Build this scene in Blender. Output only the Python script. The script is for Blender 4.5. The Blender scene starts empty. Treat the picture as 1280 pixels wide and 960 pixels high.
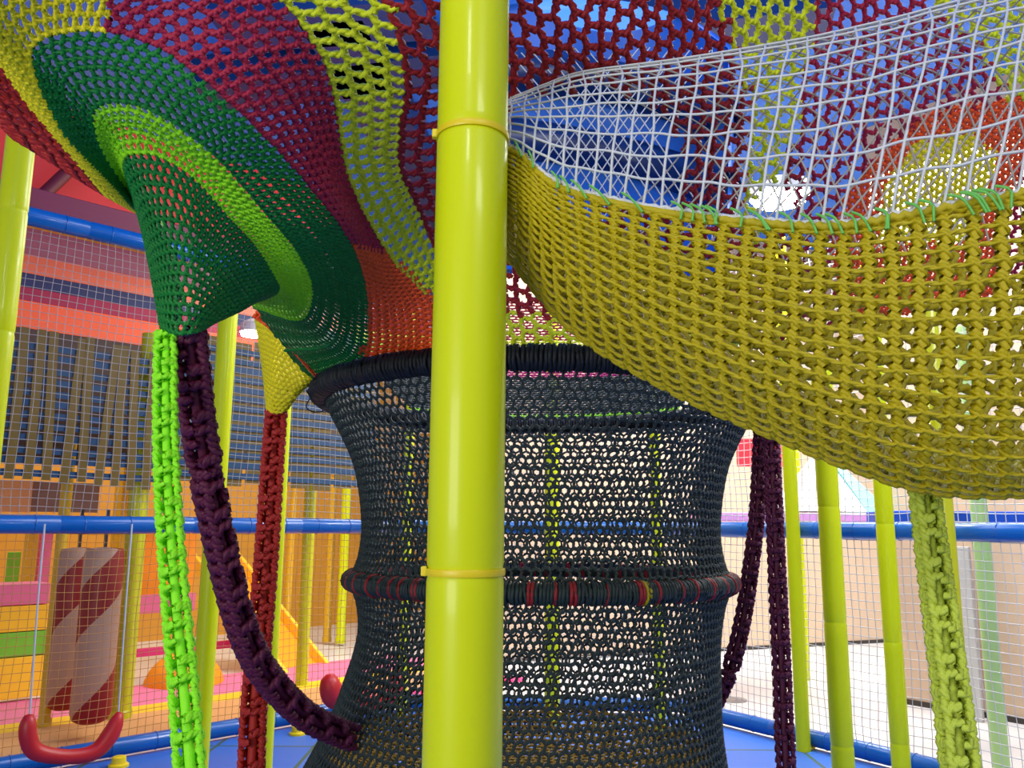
import bpy, math, random
import numpy as np
from mathutils import Matrix, Vector
random.seed(7); RNG = np.random.default_rng(11)
SC = bpy.context.scene; COL = SC.collection
PI = math.pi
# ------------------------------------------------------------------ camera
FPX = 1035.0; PITCH = math.radians(9.7); ROLL = math.radians(.45); EYE = np.array([0., 0., 1.35])
_R = np.array([1., 0, 0]); _F = np.array([0, math.cos(PITCH), math.sin(PITCH)]); _U = np.array([0, -math.sin(PITCH), math.cos(PITCH)])
CR = math.cos(ROLL)*_R + math.sin(ROLL)*_U; CU = -math.sin(ROLL)*_R + math.cos(ROLL)*_U; CF = _F
cam_d = bpy.data.cameras.new('camera'); cam = bpy.data.objects.new('camera', cam_d); COL.objects.link(cam)
cam_d.sensor_width = 36; cam_d.lens = 36*FPX/1280; cam_d.clip_start = .02
cam.matrix_world = Matrix(((CR[0], CU[0], -CF[0], EYE[0]), (CR[1], CU[1], -CF[1], EYE[1]), (CR[2], CU[2], -CF[2], EYE[2]), (0, 0, 0, 1)))
SC.camera = cam
def ray(x, y): return CR*((x-640)/FPX) + CU*(-(y-480)/FPX) + CF
def W(x, y, d): return EYE + ray(x, y)*d                       # point at optical depth d
def G(x, y, z=0.): r = ray(x, y); return EYE + r*((z-EYE[2])/r[2])   # point at height z
def VY(x, y, Y): r = ray(x, y); return EYE + r*(Y/r[1])
def proj(P):
    q = np.asarray(P) - EYE; z = q@CF
    z = np.where(np.abs(z) < 1e-6, 1e-6, z)
    return 640 + FPX*(q@CR)/z, 480 - FPX*(q@CU)/z, z
# ------------------------------------------------------------------ materials
def srgb(c):
    return tuple(((v/255)/12.92 if v/255 <= .04045 else ((v/255+.055)/1.055)**2.4) for v in c) + (1.,)
MATS = {}
def mat(name, col, rough=.5, bump=0., bscale=200., coat=0., metal=0., vary=.0, spec=.5, trans=0., alpha=1.):
    if name in MATS: return MATS[name]
    m = bpy.data.materials.new(name); m.use_nodes = True; nt = m.node_tree; b = nt.nodes['Principled BSDF']
    c = srgb(col)
    b.inputs['Base Color'].default_value = c; b.inputs['Roughness'].default_value = rough; b.inputs['Metallic'].default_value = metal
    b.inputs['Coat Weight'].default_value = coat; b.inputs['Coat Roughness'].default_value = .07
    b.inputs['Specular IOR Level'].default_value = spec; b.inputs['Alpha'].default_value = alpha
    if bump or vary:
        tc = nt.nodes.new('ShaderNodeTexCoord'); n = nt.nodes.new('ShaderNodeTexNoise'); n.inputs['Scale'].default_value = bscale; n.inputs['Detail'].default_value = 3
        nt.links.new(tc.outputs['Object'], n.inputs['Vector'])
        if bump:
            bp = nt.nodes.new('ShaderNodeBump'); bp.inputs['Strength'].default_value = bump; bp.inputs['Distance'].default_value = .004
            nt.links.new(n.outputs['Fac'], bp.inputs['Height']); nt.links.new(bp.outputs['Normal'], b.inputs['Normal'])
        if vary:
            mx = nt.nodes.new('ShaderNodeMix'); mx.data_type = 'RGBA'
            mx.inputs[6].default_value = tuple(v*(1-vary) for v in c[:3]) + (1,); mx.inputs[7].default_value = tuple(min(1, v*(1+vary)) for v in c[:3]) + (1,)
            nt.links.new(n.outputs['Fac'], mx.inputs[0]); nt.links.new(mx.outputs[2], b.inputs['Base Color'])
    MATS[name] = m; return m
def emis(name, col, s):
    m = bpy.data.materials.new(name); m.use_nodes = True; b = m.node_tree.nodes['Principled BSDF']
    b.inputs['Base Color'].default_value = (.9, .9, .9, 1); b.inputs['Emission Color'].default_value = srgb(col); b.inputs['Emission Strength'].default_value = s
    return m
def yarn(name, col): return mat(name, col, rough=.5, bump=.35, bscale=420, vary=.12, spec=.35)
# ------------------------------------------------------------------ mesh helpers
def mesh_np(name, V, quads, material, parent=None, smooth=True):
    me = bpy.data.meshes.new(name); V = np.ascontiguousarray(V, dtype=np.float32); quads = np.ascontiguousarray(quads, dtype=np.int32)
    k = quads.shape[1]
    me.vertices.add(len(V)); me.vertices.foreach_set('co', V.ravel())
    me.loops.add(quads.size); me.loops.foreach_set('vertex_index', quads.ravel())
    me.polygons.add(len(quads)); me.polygons.foreach_set('loop_start', np.arange(0, quads.size, k, dtype=np.int32))
    if smooth: me.polygons.foreach_set('use_smooth', np.ones(len(quads), dtype=bool))
    me.update(calc_edges=True); me.materials.append(material)
    return link(name, me, parent)
def link(name, data, parent=None):
    o = bpy.data.objects.new(name, data); COL.objects.link(o)
    if parent is not None:
        o.parent = parent; o.matrix_parent_inverse = Matrix.Translation(-parent.location)
    return o
def mesh_py(name, V, F, material, parent=None, smooth=False):
    me = bpy.data.meshes.new(name); me.from_pydata([tuple(v) for v in V], [], F); me.update()
    if smooth: me.polygons.foreach_set('use_smooth', [True]*len(me.polygons))
    me.materials.append(material); return link(name, me, parent)
def thing(name, label, cat, loc=(0, 0, 0), group=None):
    o = bpy.data.objects.new(name, None); COL.objects.link(o); o.location = tuple(float(v) for v in loc); o.empty_display_size = .05
    return tag(o, label, cat, group)
def tag(o, label, cat, group=None, kind=None):
    o['label'] = label; o['category'] = cat
    if group: o['group'] = group
    if kind: o['kind'] = kind
    return o
def struct(o, label=None):
    o['kind'] = 'structure'
    if label: o['label'] = label
    return o
class MB:
    """collects boxes, lathes and prisms into one mesh"""
    def __init__(s): s.V = []; s.F = []
    def add(s, V, F):
        n = len(s.V); s.V += [tuple(map(float, v)) for v in V]; s.F += [tuple(i+n for i in f) for f in F]; return s
    def box(s, o, ex, ey, ez):
        o, ex, ey, ez = map(np.asarray, (o, ex, ey, ez))
        V = [o+a*ex+b*ey+c*ez for c in (0, 1) for b in (0, 1) for a in (0, 1)]
        return s.add(V, [(0, 2, 3, 1), (4, 5, 7, 6), (0, 1, 5, 4), (2, 6, 7, 3), (0, 4, 6, 2), (1, 3, 7, 5)])
    def lathe(s, base, axis, prof, n=24, caps=True, ref=None):
        base = np.asarray(base, float); ax = np.asarray(axis, float); ax /= np.linalg.norm(ax)
        r = np.array([1., 0, 0]) if ref is None else np.asarray(ref, float)
        if abs(r@ax) > .9: r = np.array([0., 1, 0])
        b1 = np.cross(ax, r); b1 /= np.linalg.norm(b1); b2 = np.cross(ax, b1)
        V = []; F = []
        for h, q in prof:
            for i in range(n):
                a = 2*PI*i/n; V.append(base+ax*h+q*(math.cos(a)*b1+math.sin(a)*b2))
        for j in range(len(prof)-1):
            for i in range(n): F.append((j*n+i, j*n+(i+1) % n, (j+1)*n+(i+1) % n, (j+1)*n+i))
        if caps: F.append(tuple(range(n))[::-1]); F.append(tuple(range((len(prof)-1)*n, len(prof)*n)))
        return s.add(V, F)
    def build(s, name, m, parent=None, smooth=False, bevel=0.):
        o = mesh_py(name, s.V, s.F, m, parent, smooth)
        if smooth:
            try: o.data.set_sharp_from_angle(angle=math.radians(40))
            except Exception: pass
        if bevel:
            md = o.modifiers.new('bevel', 'BEVEL'); md.width = bevel; md.segments = 2; md.limit_method = 'ANGLE'
        return o
# ------------------------------------------------------------------ tubes along polylines (vectorised)
def unit(a): return a/np.maximum(np.linalg.norm(a, axis=-1, keepdims=True), 1e-9)
def frames(P, N=None):
    T = unit(np.gradient(P, axis=1))
    if N is None:
        N = np.zeros_like(P); N[..., 2] = 1; alt = np.abs(T[..., 2]) > .9; N[alt] = (1, 0, 0)
    B = unit(np.cross(T, N)); return T, B, np.cross(B, T)
def tubes(P, r, N=None, sides=5, closed=False):
    """P (n,m,3) -> verts, quads; r scalar or (n,m)"""
    n, m, _ = P.shape
    if closed:
        Q = np.concatenate([P[:, -1:], P, P[:, :1]], 1); NN = None if N is None else np.concatenate([N[:, -1:], N, N[:, :1]], 1)
        T, B, Nn = (a[:, 1:-1] for a in frames(Q, NN))
    else: T, B, Nn = frames(P, N)
    a = np.arange(sides)*2*PI/sides
    r = np.broadcast_to(np.asarray(r, float), (n, m))
    V = P[:, :, None] + r[:, :, None, None]*(np.cos(a)[:, None]*B[:, :, None] + np.sin(a)[:, None]*Nn[:, :, None])
    idx = np.arange(n*m*sides).reshape(n, m, sides)
    if closed: i0, i1 = idx, np.roll(idx, -1, 1)
    else: i0, i1 = idx[:, :-1], idx[:, 1:]
    q = np.stack([i0, np.roll(i0, -1, 2), np.roll(i1, -1, 2), i1], -1).reshape(-1, 4)
    return V.reshape(-1, 3), q
class TB:
    def __init__(s): s.V = []; s.Q = []; s.n = 0
    def add(s, P, r, N=None, sides=5, closed=False):
        if len(P) == 0: return s
        V, q = tubes(P, r, N, sides, closed); s.V.append(V); s.Q.append(q+s.n); s.n += len(V); return s
    def ply(s, P, N, r, off, twist, sides=5, plies=2, phase=0.):
        """strands laid as twisted plies"""
        if len(P) == 0: return s
        T, B, Nn = frames(P, N); m = P.shape[1]
        for k in range(plies):
            ph = (phase + 2*PI*k/plies + twist*2*PI*np.linspace(0, 1, m))[None, :, None]
            s.add(P + off*(np.cos(ph)*B + np.sin(ph)*Nn), r, N, sides)
        return s
    def build(s, name, m, parent=None):
        if not s.V: return None
        return mesh_np(name, np.concatenate(s.V), np.concatenate(s.Q), m, parent)
# ------------------------------------------------------------------ bicubic surfaces through control points
def _w(t):
    t2, t3 = t*t, t*t*t
    return np.stack([-.5*t+t2-.5*t3, 1-2.5*t2+1.5*t3, .5*t+2*t2-1.5*t3, -.5*t2+.5*t3], -1)
class Surf:
    def __init__(s, grid, closed_u=False):
        g = np.asarray(grid, float); s.R, s.C = g.shape[:2]; s.closed = closed_u
        if closed_u: g = np.concatenate([g[:, -1:], g, g[:, :2]], 1); s.C += 1
        else: g = np.concatenate([2*g[:, :1]-g[:, 1:2], g, 2*g[:, -1:]-g[:, -2:-1]], 1)
        s.g = np.concatenate([2*g[:1]-g[1:2], g, 2*g[-1:]-g[-2:-1]], 0)
    def __call__(s, v, u):
        v = np.clip(v, 0, s.R-1); u = np.clip(u, 0, s.C-1); sh = v.shape; v = v.ravel(); u = u.ravel()
        j = np.minimum(v.astype(int), s.R-2); i = np.minimum(u.astype(int), s.C-2)
        wv = _w(v-j); wu = _w(u-i); out = np.zeros((len(v), 3))
        for a in range(4):
            for b in range(4): out += (wv[:, a]*wu[:, b])[:, None]*s.g[j+a, i+b]
        return out.reshape(sh+(3,))
    def normal(s, v, u, e=.02):
        du = s(v, np.clip(u+e, 0, s.C-1))-s(v, np.clip(u-e, 0, s.C-1)); dv = s(np.clip(v+e, 0, s.R-1), u)-s(np.clip(v-e, 0, s.R-1), u)
        return unit(np.cross(du, dv))
def band_cells(S, v0, v1, u0, u1, sw, sh):
    """stitch rows in v0..v1: arc-length maps and counts"""
    vs = np.linspace(v0, v1, 25); us = np.linspace(u0, u1, 121)
    P = S(vs[:, None]+0*us, us[None]+0*vs[:, None])
    lv = np.concatenate([[0], np.cumsum(np.median(np.linalg.norm(np.diff(P, axis=0), axis=-1), axis=1))])
    lu = np.concatenate([[0], np.cumsum(np.linalg.norm(np.diff(P, axis=1), axis=-1).mean(0))])
    nr = max(1, int(round(lv[-1]/sh))); nc = max(3, int(round(lu[-1]/sw)))
    return vs, lv/lv[-1], us, lu/lu[-1], nr, nc
BAR1 = [np.array([(-.02, 0, .5), (.05, .25, .75), (.02, .5, .9), (-.05, .75, .75), (-.02, 1, .5)]),
        np.array([(.0, .47, .2), (.25, .47, -.2), (.5, .53, -.3), (.75, .54, -.2), (1., .5, .2)])]
HEX = [np.array([(0, .17, .0), (.25, .06, .15), (.5, -.17, 0), (.75, .06, .15), (1, .17, 0)]),
       np.array([(0, .1, .1), (-.04, .36, .25), (.04, .64, .25), (0, .9, .1)])]
BARS = [np.array([(0, 0, 0), (.05, .25, .3), (0, .5, .45), (-.05, .75, .3), (0, 1, 0)]),
        np.array([(.0, .44, .3), (.25, .40, .1), (.5, .42, 0), (.75, .47, .1), (1., .52, .3)]),
        np.array([(.0, .58, .3), (.25, .56, .1), (.5, .56, 0), (.75, .60, .1), (1., .64, .3)])]
def crochet(S, bands, u0, u1, sw, sh, tmpl, wamp=.004, wob=.07, keep=None):
    """returns, per template strand, points (n,m,3), normals, cell centre (n,3) and centre (v,u)"""
    res = [[] for _ in tmpl]; row0 = 0
    for (v0, v1) in bands:
        vs, lv, us, lu, nr, nc = band_cells(S, v0, v1, u0, u1, sw, sh)
        J, I = np.meshgrid(np.arange(nr), np.arange(nc), indexing='ij'); J = J.ravel(); I = I.ravel()
        sft = .5*((J+row0) % 2)
        if keep is not None:
            cv = np.interp((J+.5)/nr, lv, vs); cu = np.interp(np.clip((I+sft)/nc, 0, 1), lu, us)
            k = keep(cv, cu, S(cv, cu)); J, I, sft = J[k], I[k], sft[k]
        for q, t in enumerate(tmpl):
            off = sft if tmpl is HEX else 0*sft
            uu = I[:, None]+off[:, None]+t[None, :, 0]; vv = J[:, None]+t[None, :, 1]
            if wob:
                ph = row0*1.7
                uu = uu + wob*np.sin(2.1*vv+ph+1.3*np.sin(.9*uu)); vv = vv + wob*np.sin(1.7*uu+2.3*np.sin(.7*vv+ph))
            if S.closed: uu = uu % nc
            U = np.interp(np.clip(uu/nc, 0, 1), lu, us); V = np.interp(np.clip(vv/nr, 0, 1), lv, vs)
            if S.closed:   # never let a strand jump the seam
                bad = (uu.max(1)-uu.min(1)) > nc*.5
                U = U[~bad]; V = V[~bad]; JJ = J[~bad]; II = I[~bad]; ss = sft[~bad]
            else: JJ, II, ss = J, I, sft
            P = S(V, U); N = S.normal(V, U); P = P + N*(t[None, :, 2:3]*wamp)
            cv = np.interp((JJ+.5)/nr, lv, vs); cu = np.interp(np.clip((II+ss)/nc, 0, 1), lu, us)
            res[q].append((P, N, S(cv, cu), np.stack([cv, cu], 1)))
        row0 += nr
    return [tuple(np.concatenate([r[k] for r in rs]) for k in range(4)) for rs in res]
def inpoly(x, y, poly):
    c = np.zeros(x.shape, bool); n = len(poly); j = n-1
    for i in range(n):
        xi, yi = poly[i]; xj, yj = poly[j]
        c ^= ((yi > y) != (yj > y)) & (x < (xj-xi)*(y-yi)/((yj-yi) if yj != yi else 1e-9)+xi); j = i
    return c
def tube_surface(path, rad, n=12):
    """control grid for a cord: path (k,3), radius per point -> closed Surf"""
    path = np.asarray(path, float); T, B, N = frames(path[None]); B, N = B[0], N[0]
    a = -np.arange(n)*2*PI/n; rad = np.broadcast_to(np.asarray(rad, float), (len(path),))
    return Surf(path[:, None]+rad[:, None, None]*(np.cos(a)[:, None]*B[:, None]+np.sin(a)[:, None]*N[:, None]), closed_u=True)
def spline(pts, n):
    p = np.asarray(pts, float); s = Surf(np.stack([p, p+1e-4], 1)); return s(np.linspace(0, len(p)-1, n), np.zeros(n))
NAVY = mat('navy_vinyl', (10, 46, 104), .4)
# ================================================================== drum
DC = np.array([.10, 2.92, 0.])
PROF = [(0., .89), (.2, .82), (.4, .745), (.59, .678), (.73, .635), (.98, .597), (1.11, .615), (1.17, .635), (1.23, .615), (1.35, .602), (1.53, .63), (1.66, .69), (1.75, .742), (1.79, .757)]
HZ, HR = 1.79, .765
def ring_point(px, dz=.0, r=HR):
    a = np.linspace(PI*.97, PI*2.03, 1500); P = np.stack([DC[0]+r*np.cos(a), DC[1]+r*np.sin(a), 0*a+HZ+dz], 1)
    x, y, z = proj(P); return P[np.argmin(abs(x-px))]
Y_BLACK = yarn('dark_slate_yarn', (42, 55, 50)); Y_GREEN = yarn('dark_green_yarn', (12, 122, 40)); Y_LIME = yarn('lime_yarn', (150, 228, 10))
Y_CRIM = yarn('crimson_yarn', (160, 24, 56)); Y_RED = yarn('dark_red_yarn', (150, 26, 32)); Y_CIT = yarn('citron_yarn', (212, 222, 30)); Y_YEL = yarn('yellow_yarn', (240, 225, 20))
Y_ORG = yarn('orange_yarn', (255, 92, 28)); Y_GOLD = yarn('gold_yarn', (182, 164, 4)); Y_PURP = yarn('purple_yarn', (88, 20, 52)); Y_NEON = yarn('neon_lime_yarn', (150, 252, 30))
Y_BRICK = yarn('brick_red_yarn', (185, 45, 32)); Y_PALE = yarn('pale_citron_yarn', (196, 212, 70)); Y_MAG = yarn('magenta_yarn', (190, 30, 110)); Y_WHITE = mat('white_cord', (206, 208, 204), .6)
drum = thing('drum_net', 'dark slate crocheted net drum hung between wrapped hoops behind the yellow pole', 'net', (DC[0], DC[1], 0))
zs = np.array([p[0] for p in PROF]); rs = np.array([p[1] for p in PROF])
LEAN = lambda z: -.085*np.clip((1.05-z)/.5, 0, 1.3)**1.3
gz = np.linspace(0, 1.79, 24); gr = np.interp(gz, zs, rs)
ang = np.linspace(0, 2*PI, 48, endpoint=False)
drumS = Surf(np.stack([np.stack([DC[0]+LEAN(z)+r*np.cos(ang), DC[1]+r*np.sin(ang), 0*ang+z], 1) for z, r in zip(gz, gr)]), closed_u=True)
cr = crochet(drumS, [(0, 23)], 0, 48, .0295, .028, HEX, wamp=.004, wob=.09)
tb = TB(); tb.ply(cr[0][0], cr[0][1], .0039, .0031, 1.5, 5); tb.ply(cr[1][0], cr[1][1], .0033, .0024, 1., 5); tb.build('net_wall', Y_BLACK, drum)
def hoop(name, z, R, rc, lab, base, turns, runs=(), cx=0.):
    tb_ = TB(); a = np.linspace(0, 2*PI, 96, endpoint=False); O = np.array([DC[0]+cx, DC[1], z])
    tb_.add(np.stack([O[0]+R*np.cos(a), O[1]+R*np.sin(a), 0*a+z], 1)[None], rc*.86, None, 10, True)
    h = tb_.build(name, mat('hoop_pipe', (20, 24, 24), .6), drum); h['label'] = lab
    b = np.linspace(0, 2*PI, 14, endpoint=False)
    def turn(i, grow=1.):
        t = 2*PI*i/turns + RNG.normal(0, .0012); tilt = RNG.normal(0, .06); rr = rc*grow*(1+RNG.normal(0, .03))
        rad = np.array([math.cos(t), math.sin(t), 0]); tan = np.array([-math.sin(t), math.cos(t), 0])
        return O + R*rad + rr*(np.cos(b)[:, None]*rad + np.sin(b)[:, None]*np.array([0, 0, 1])) + (rr*tilt*np.sin(b))[:, None]*tan
    t_ = TB(); t_.add(np.array([turn(i) for i in range(turns)]), PI*R/turns*1.15, None, 6, True); t_.build('cord_wrap', base, h)
    for m_, st, n_, lb in runs:
        t_ = TB(); t_.add(np.array([turn(st+k, 1.05) for k in range(n_)]), PI*R/turns*1.15, None, 6, True); t_.build('cord_wrap', m_, h)['label'] = lb
Y_BLK = yarn('black_yarn', (24, 28, 30))
hoop('hoop', HZ, HR, .033, 'thick black wrapped top hoop', Y_BLK, 420)
Y_WRAP = yarn('dull_red_yarn', (150, 36, 36)); runs = []; i_ = 3
while i_ < 395:
    n_ = int(RNG.integers(1, 3)); runs.append((Y_WRAP, i_, n_, 'red cord wrapping')); i_ += n_ + int(RNG.integers(3, 9))
runs.append((Y_GOLD, 327, 2, 'yellow cord wrapping'))
hoop('hoop', 1.17, .638, .027, 'waist hoop wrapped in dark and red cord', Y_BLACK, 400, runs)
hoop('hoop', .03, .89, .03, 'black bottom hoop on the blue mat', Y_BLK, 300, (), float(LEAN(.0)))
# inner net floor of the drum
fl = Surf(np.stack([np.stack([DC[0]-.06+r*np.cos(ang), DC[1]+r*np.sin(ang), 0*ang+z], 1) for r, z in ((.05, .5), (.25, .51), (.45, .54), (.62, .62), (.63, .64))]), closed_u=True)
cr = crochet(fl, [(0, 1), (1, 2), (2, 4)], 0, 48, .032, .026, HEX)
tb = TB(); tb.ply(cr[0][0], cr[0][1], .004, .003, 1.5, 4); tb.ply(cr[1][0], cr[1][1], .004, .003, 1, 4); o = tb.build('inner_net_floor', yarn('ochre_yarn', (170, 130, 20)), drum); o['label'] = 'ochre net floor inside the drum'
# ================================================================== rainbow canopy
def rp(px, dz=.035): return ('P', ring_point(px, dz))
NA = [
 [(224,404,1.80),(203,408,1.74),(207,412,1.71),(214,415,1.69),(223,417,1.68),(233,417,1.68),(243,415,1.69),(250,412,1.71),(256,409,1.73),(258,406,1.76),(240,402,1.80)],
 [(225,345,1.86),(191,335,1.75),(194,326,1.69),(204,318,1.65),(218,315,1.63),(236,320,1.63),(256,334,1.66),(274,352,1.70),(288,370,1.76),(298,388,1.83),(270,385,1.92)],
 [(205,285,1.88),(178,266,1.73),(158,218,1.60),(158,194,1.54),(195,193,1.52),(240,218,1.55),(286,268,1.63),(318,303,1.71),(340,338,1.80),(348,364,1.90),(310,380,2.03)],
 [(195,275,1.90),(172,259,1.70),(126,188,1.54),(119,134,1.44),(178,132,1.41),(262,186,1.46),(335,268,1.62),(374,316,1.77),(392,362,1.95),(376,400,2.12),(318,384,2.25)],
 [(185,272,1.95),(160,252,1.66),(75,162,1.46),(42,55,1.33),(170,45,1.32),(295,132,1.39),(415,265,1.68),(453,335,1.95),(461,395,2.20),rp(452),rp(398)],
 [(130,240,1.90),(118,228,1.60),(12,98,1.38),(-25,-25,1.22),(240,-70,1.25),(398,60,1.42),(437,225,1.72),(490,322,1.98),(535,372,2.12),rp(545),rp(545,.0)],
 [(20,170,1.80),(0,155,1.50),(-45,60,1.32),(-80,-80,1.20),(420,-120,1.30),(505,70,1.48),(500,200,1.75),(530,275,1.95),(565,365,2.12),rp(600),rp(600,.0)]]
def cg(rows): return np.array([[p[1] if p[0] == 'P' else W(*p) for p in r] for r in rows])
CA = Surf(cg(NA))
NB = [NA[5][4:10], NA[6][4:10],
 [(600,-110,1.40),(640,70,1.55),(640,190,1.78),(640,270,1.95),(645,365,2.12),rp(655)],
 [(760,-110,1.45),(750,60,1.60),(745,190,1.85),(745,290,2.00),(745,375,2.12),rp(770)],
 [(900,-120,1.55),(900,60,1.75),(890,180,1.95),(880,300,2.15),(870,400,2.30),rp(890)],
 [(1080,-120,1.70),(1080,50,1.90),(1080,180,2.10),(1070,300,2.30),(1040,400,2.45),rp(935)],
 [(1330,-120,1.80),(1330,50,2.00),(1330,180,2.20),(1320,280,2.35),(1300,350,2.50),(1250,420,2.6)],
 [(1500,-120,1.85),(1500,50,2.05),(1500,180,2.25),(1480,280,2.40),(1450,350,2.55),(1400,420,2.7)]]
CB = Surf(cg(NB))
canopy = thing('rainbow_canopy', 'rainbow crocheted canopy with a hanging green funnel spreading above the dark drum', 'net', W(590, 250, 1.9))
bins = {}
def put(key, P, N, which): bins.setdefault(key, []).append((P, N, which))
ORG = [(438,300),(482,312),(548,372),(552,460),(448,462),(463,405),(455,345)]
HOLE = [(636,108),(690,98),(770,92),(812,110),(846,142),(867,198),(850,262),(700,262),(630,200)]
GAP = [(975+30*math.cos(k*.5236), 254+27*math.sin(k*.5236)) for k in range(12)]
def keepA(v, u, P):
    x, y, z = proj(P); return (x > -330) & (y > -260)
def is_org(v, P):
    x, y, z = proj(P); return inpoly(x, y, ORG) & (v > 3.9)
def merge(*crs): return [tuple(np.concatenate([c[q][k] for c in crs]) for k in range(4)) for q in range(2)]
nog = lambda v, u, P: keepA(v, u, P) & ~is_org(v, P)
crA = merge(crochet(CA, [(0, .25), (.25, .5), (.5, .75), (.75, 1)], 0, 10, .0165, .0165, HEX, keep=nog, wob=.05), crochet(CA, [(1, 1.33), (1.33, 1.66), (1.66, 2)], 0, 10, .0150, .0128, HEX, keep=nog, wob=.05),
  crochet(CA, [(2, 2.5), (2.5, 3)], 0, 10, .0175, .0165, HEX, keep=nog, wob=.05), crochet(CA, [(3, 3.5), (3.5, 4)], 0, 10, .0195, .0185, HEX, keep=nog, wob=.05),
  crochet(CA, [(4, 5)], 0, 3.75, .021, .018, HEX, keep=nog, wob=.05), crochet(CA, [(4, 4.5), (4.5, 5)], 3.75, 10, .0235, .0235, HEX, keep=nog),
  crochet(CA, [(5, 6)], 0, 10, .0285, .0275, HEX, keep=nog),
  crochet(CA, [(3.8, 5), (5, 6)], 5, 10, .0235, .019, HEX, keep=lambda v, u, P: is_org(v, P), wob=.05))
for q, (P, N, C, VU) in enumerate(crA):
    v, u = VU[:, 0], VU[:, 1]; x, y, z = proj(C)
    org = inpoly(x, y, ORG) & (v > 3.8)
    cls = np.full(len(v), 'green', dtype=object)
    cls[(v >= 2) & (v < 3)] = 'lime'
    left = u < 3.75
    cls[(v >= 4) & (v < 5) & left] = 'yellow'; cls[(v >= 4) & (v < 5) & ~left] = 'crimson'
    cls[(v >= 5) & (u < 3.3)] = 'red'; cls[(v >= 5) & (u >= 3.3)] = 'citron'
    cls[(v >= 5) & (u > 8)] = 'citron'
    cls[org] = 'orange'; cls[(v < 1.5) & (v >= 0)] = 'green'
    for c in set(cls): put(c, P[cls == c], N[cls == c], q)
def keepB(v, u, P):
    x, y, z = proj(P); return (x < 1480) & (y > -260) & ~((v > 3.7) & (u > np.where(v > 4.5, 4.1, 3.2))) & ~inpoly(x, y, HOLE) & ~inpoly(x, y, GAP)
def dense_r(v, u, P):
    x, y, z = proj(P); return inpoly(x, y, ORGR) | inpoly(x, y, YELR)
BB = [(1, 2), (2, 3), (3, 4), (4, 5), (5, 7)]
CITR = [(902,-300),(905,0),(930,70),(945,130),(940,200),(925,300),(965,300),(990,200),(1006,110),(1012,60),(1022,0),(1022,-300)]
ORGR = [(1040,290),(1060,240),(1110,175),(1170,135),(1290,118),(1290,180),(1270,230),(1260,290)]
ORGR = ORGR + [(1260,400),(1060,400)]
YELR = [(1095,300),(1110,220),(1150,170),(1215,160),(1250,190),(1235,240),(1220,300)]
CITR2 = [(1165,-300),(1165,0),(1215,40),(1240,70),(1262,118),(1500,118),(1500,-300)]
crB = merge(crochet(CB, BB, 0, 5, .041, .035, HEX, keep=lambda v, u, P: keepB(v, u, P) & ~dense_r(v, u, P)), crochet(CB, BB[3:], 0, 5, .021, .017, HEX, keep=lambda v, u, P: keepB(v, u, P) & dense_r(v, u, P)))
for q, (P, N, C, VU) in enumerate(crB):
    v, u = VU[:, 0], VU[:, 1]; x, y, z = proj(C)
    cls = np.full(len(v), 'dark_red', dtype=object)
    cls[(y > 384) & (x < 800)] = 'citron'; cls[(x > 1000)] = 'crimson'
    cls[inpoly(x, y, CITR)] = 'citron'; cls[inpoly(x, y, ORGR)] = 'orange'; cls[inpoly(x, y, YELR)] = 'yellow'; cls[inpoly(x, y, CITR2)] = 'citron'
    for c in set(cls): put(c, P[cls == c], N[cls == c], q)
PANEL = {'green': (Y_GREEN, 'dark green rings of the hanging funnel'), 'lime': (Y_LIME, 'lime ring of the hanging funnel'), 'yellow': (Y_YEL, 'bright yellow stripe'), 'crimson': (Y_CRIM, 'crimson panel'),
 'red': (Y_BRICK, 'red outer edge'), 'citron': (Y_CIT, 'yellow-green stripe with open holes'), 'orange': (Y_ORG, 'orange panel above the black hoop'), 'dark_red': (Y_RED, 'dark red panel with open holes')}
for c, L in bins.items():
    tb = TB()
    dense = c in ('green', 'lime', 'yellow')
    for P, N, q in L:
        k_ = {'green': .93, 'lime': .9, 'yellow': 1.05, 'crimson': 1.2, 'orange': 1.2, 'red': 1.1, 'citron': 1.32, 'dark_red': 1.5}[c]
        if q == 0: tb.ply(P, N, .0038*k_, .003*k_, 1.5, 5)
        else: tb.ply(P, N, .0036*k_, .0027*k_, 1., 5)
    o = tb.build('net_panel', PANEL[c][0], canopy); o['label'] = PANEL[c][1]
# far side of the canopy, above the drum
fa = np.linspace(math.radians(40), math.radians(133), 12)
farS = Surf(np.stack([np.stack([DC[0]+r*np.cos(fa), DC[1]+r*np.sin(fa), 0*fa+z], 1) for r, z in ((.765, 1.83), (.9, 1.93), (1.1, 2.08), (1.35, 2.3), (1.6, 2.6))]))
crF = merge(crochet(farS, [(0, 2)], 0, 11, .026, .021, HEX), crochet(farS, [(2, 4)], 0, 11, .034, .026, HEX))
fb = {}
for q, (P, N, C, VU) in enumerate(crF):
    v = VU[:, 0]
    cls = np.where(v < .18, 'lime', np.where(v < 1.9, 'slate', np.where(v < 2.35, 'magenta', np.where(v < 2.75, 'lime', np.where(v < 3.1, 'citron', 'crimson')))))
    for c in set(cls): fb.setdefault(c, []).append((P[cls == c], N[cls == c]))
for c, L in fb.items():
    tb = TB(); [tb.ply(P, N, .0042, .0032, 1.2, 4) for P, N in L]
    o = tb.build('net_panel', {'lime': Y_LIME, 'magenta': Y_MAG, 'citron': Y_CIT, 'crimson': Y_CRIM, 'slate': Y_BLACK}[c], canopy); o['label'] = c + ' far panel behind the drum'
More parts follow.
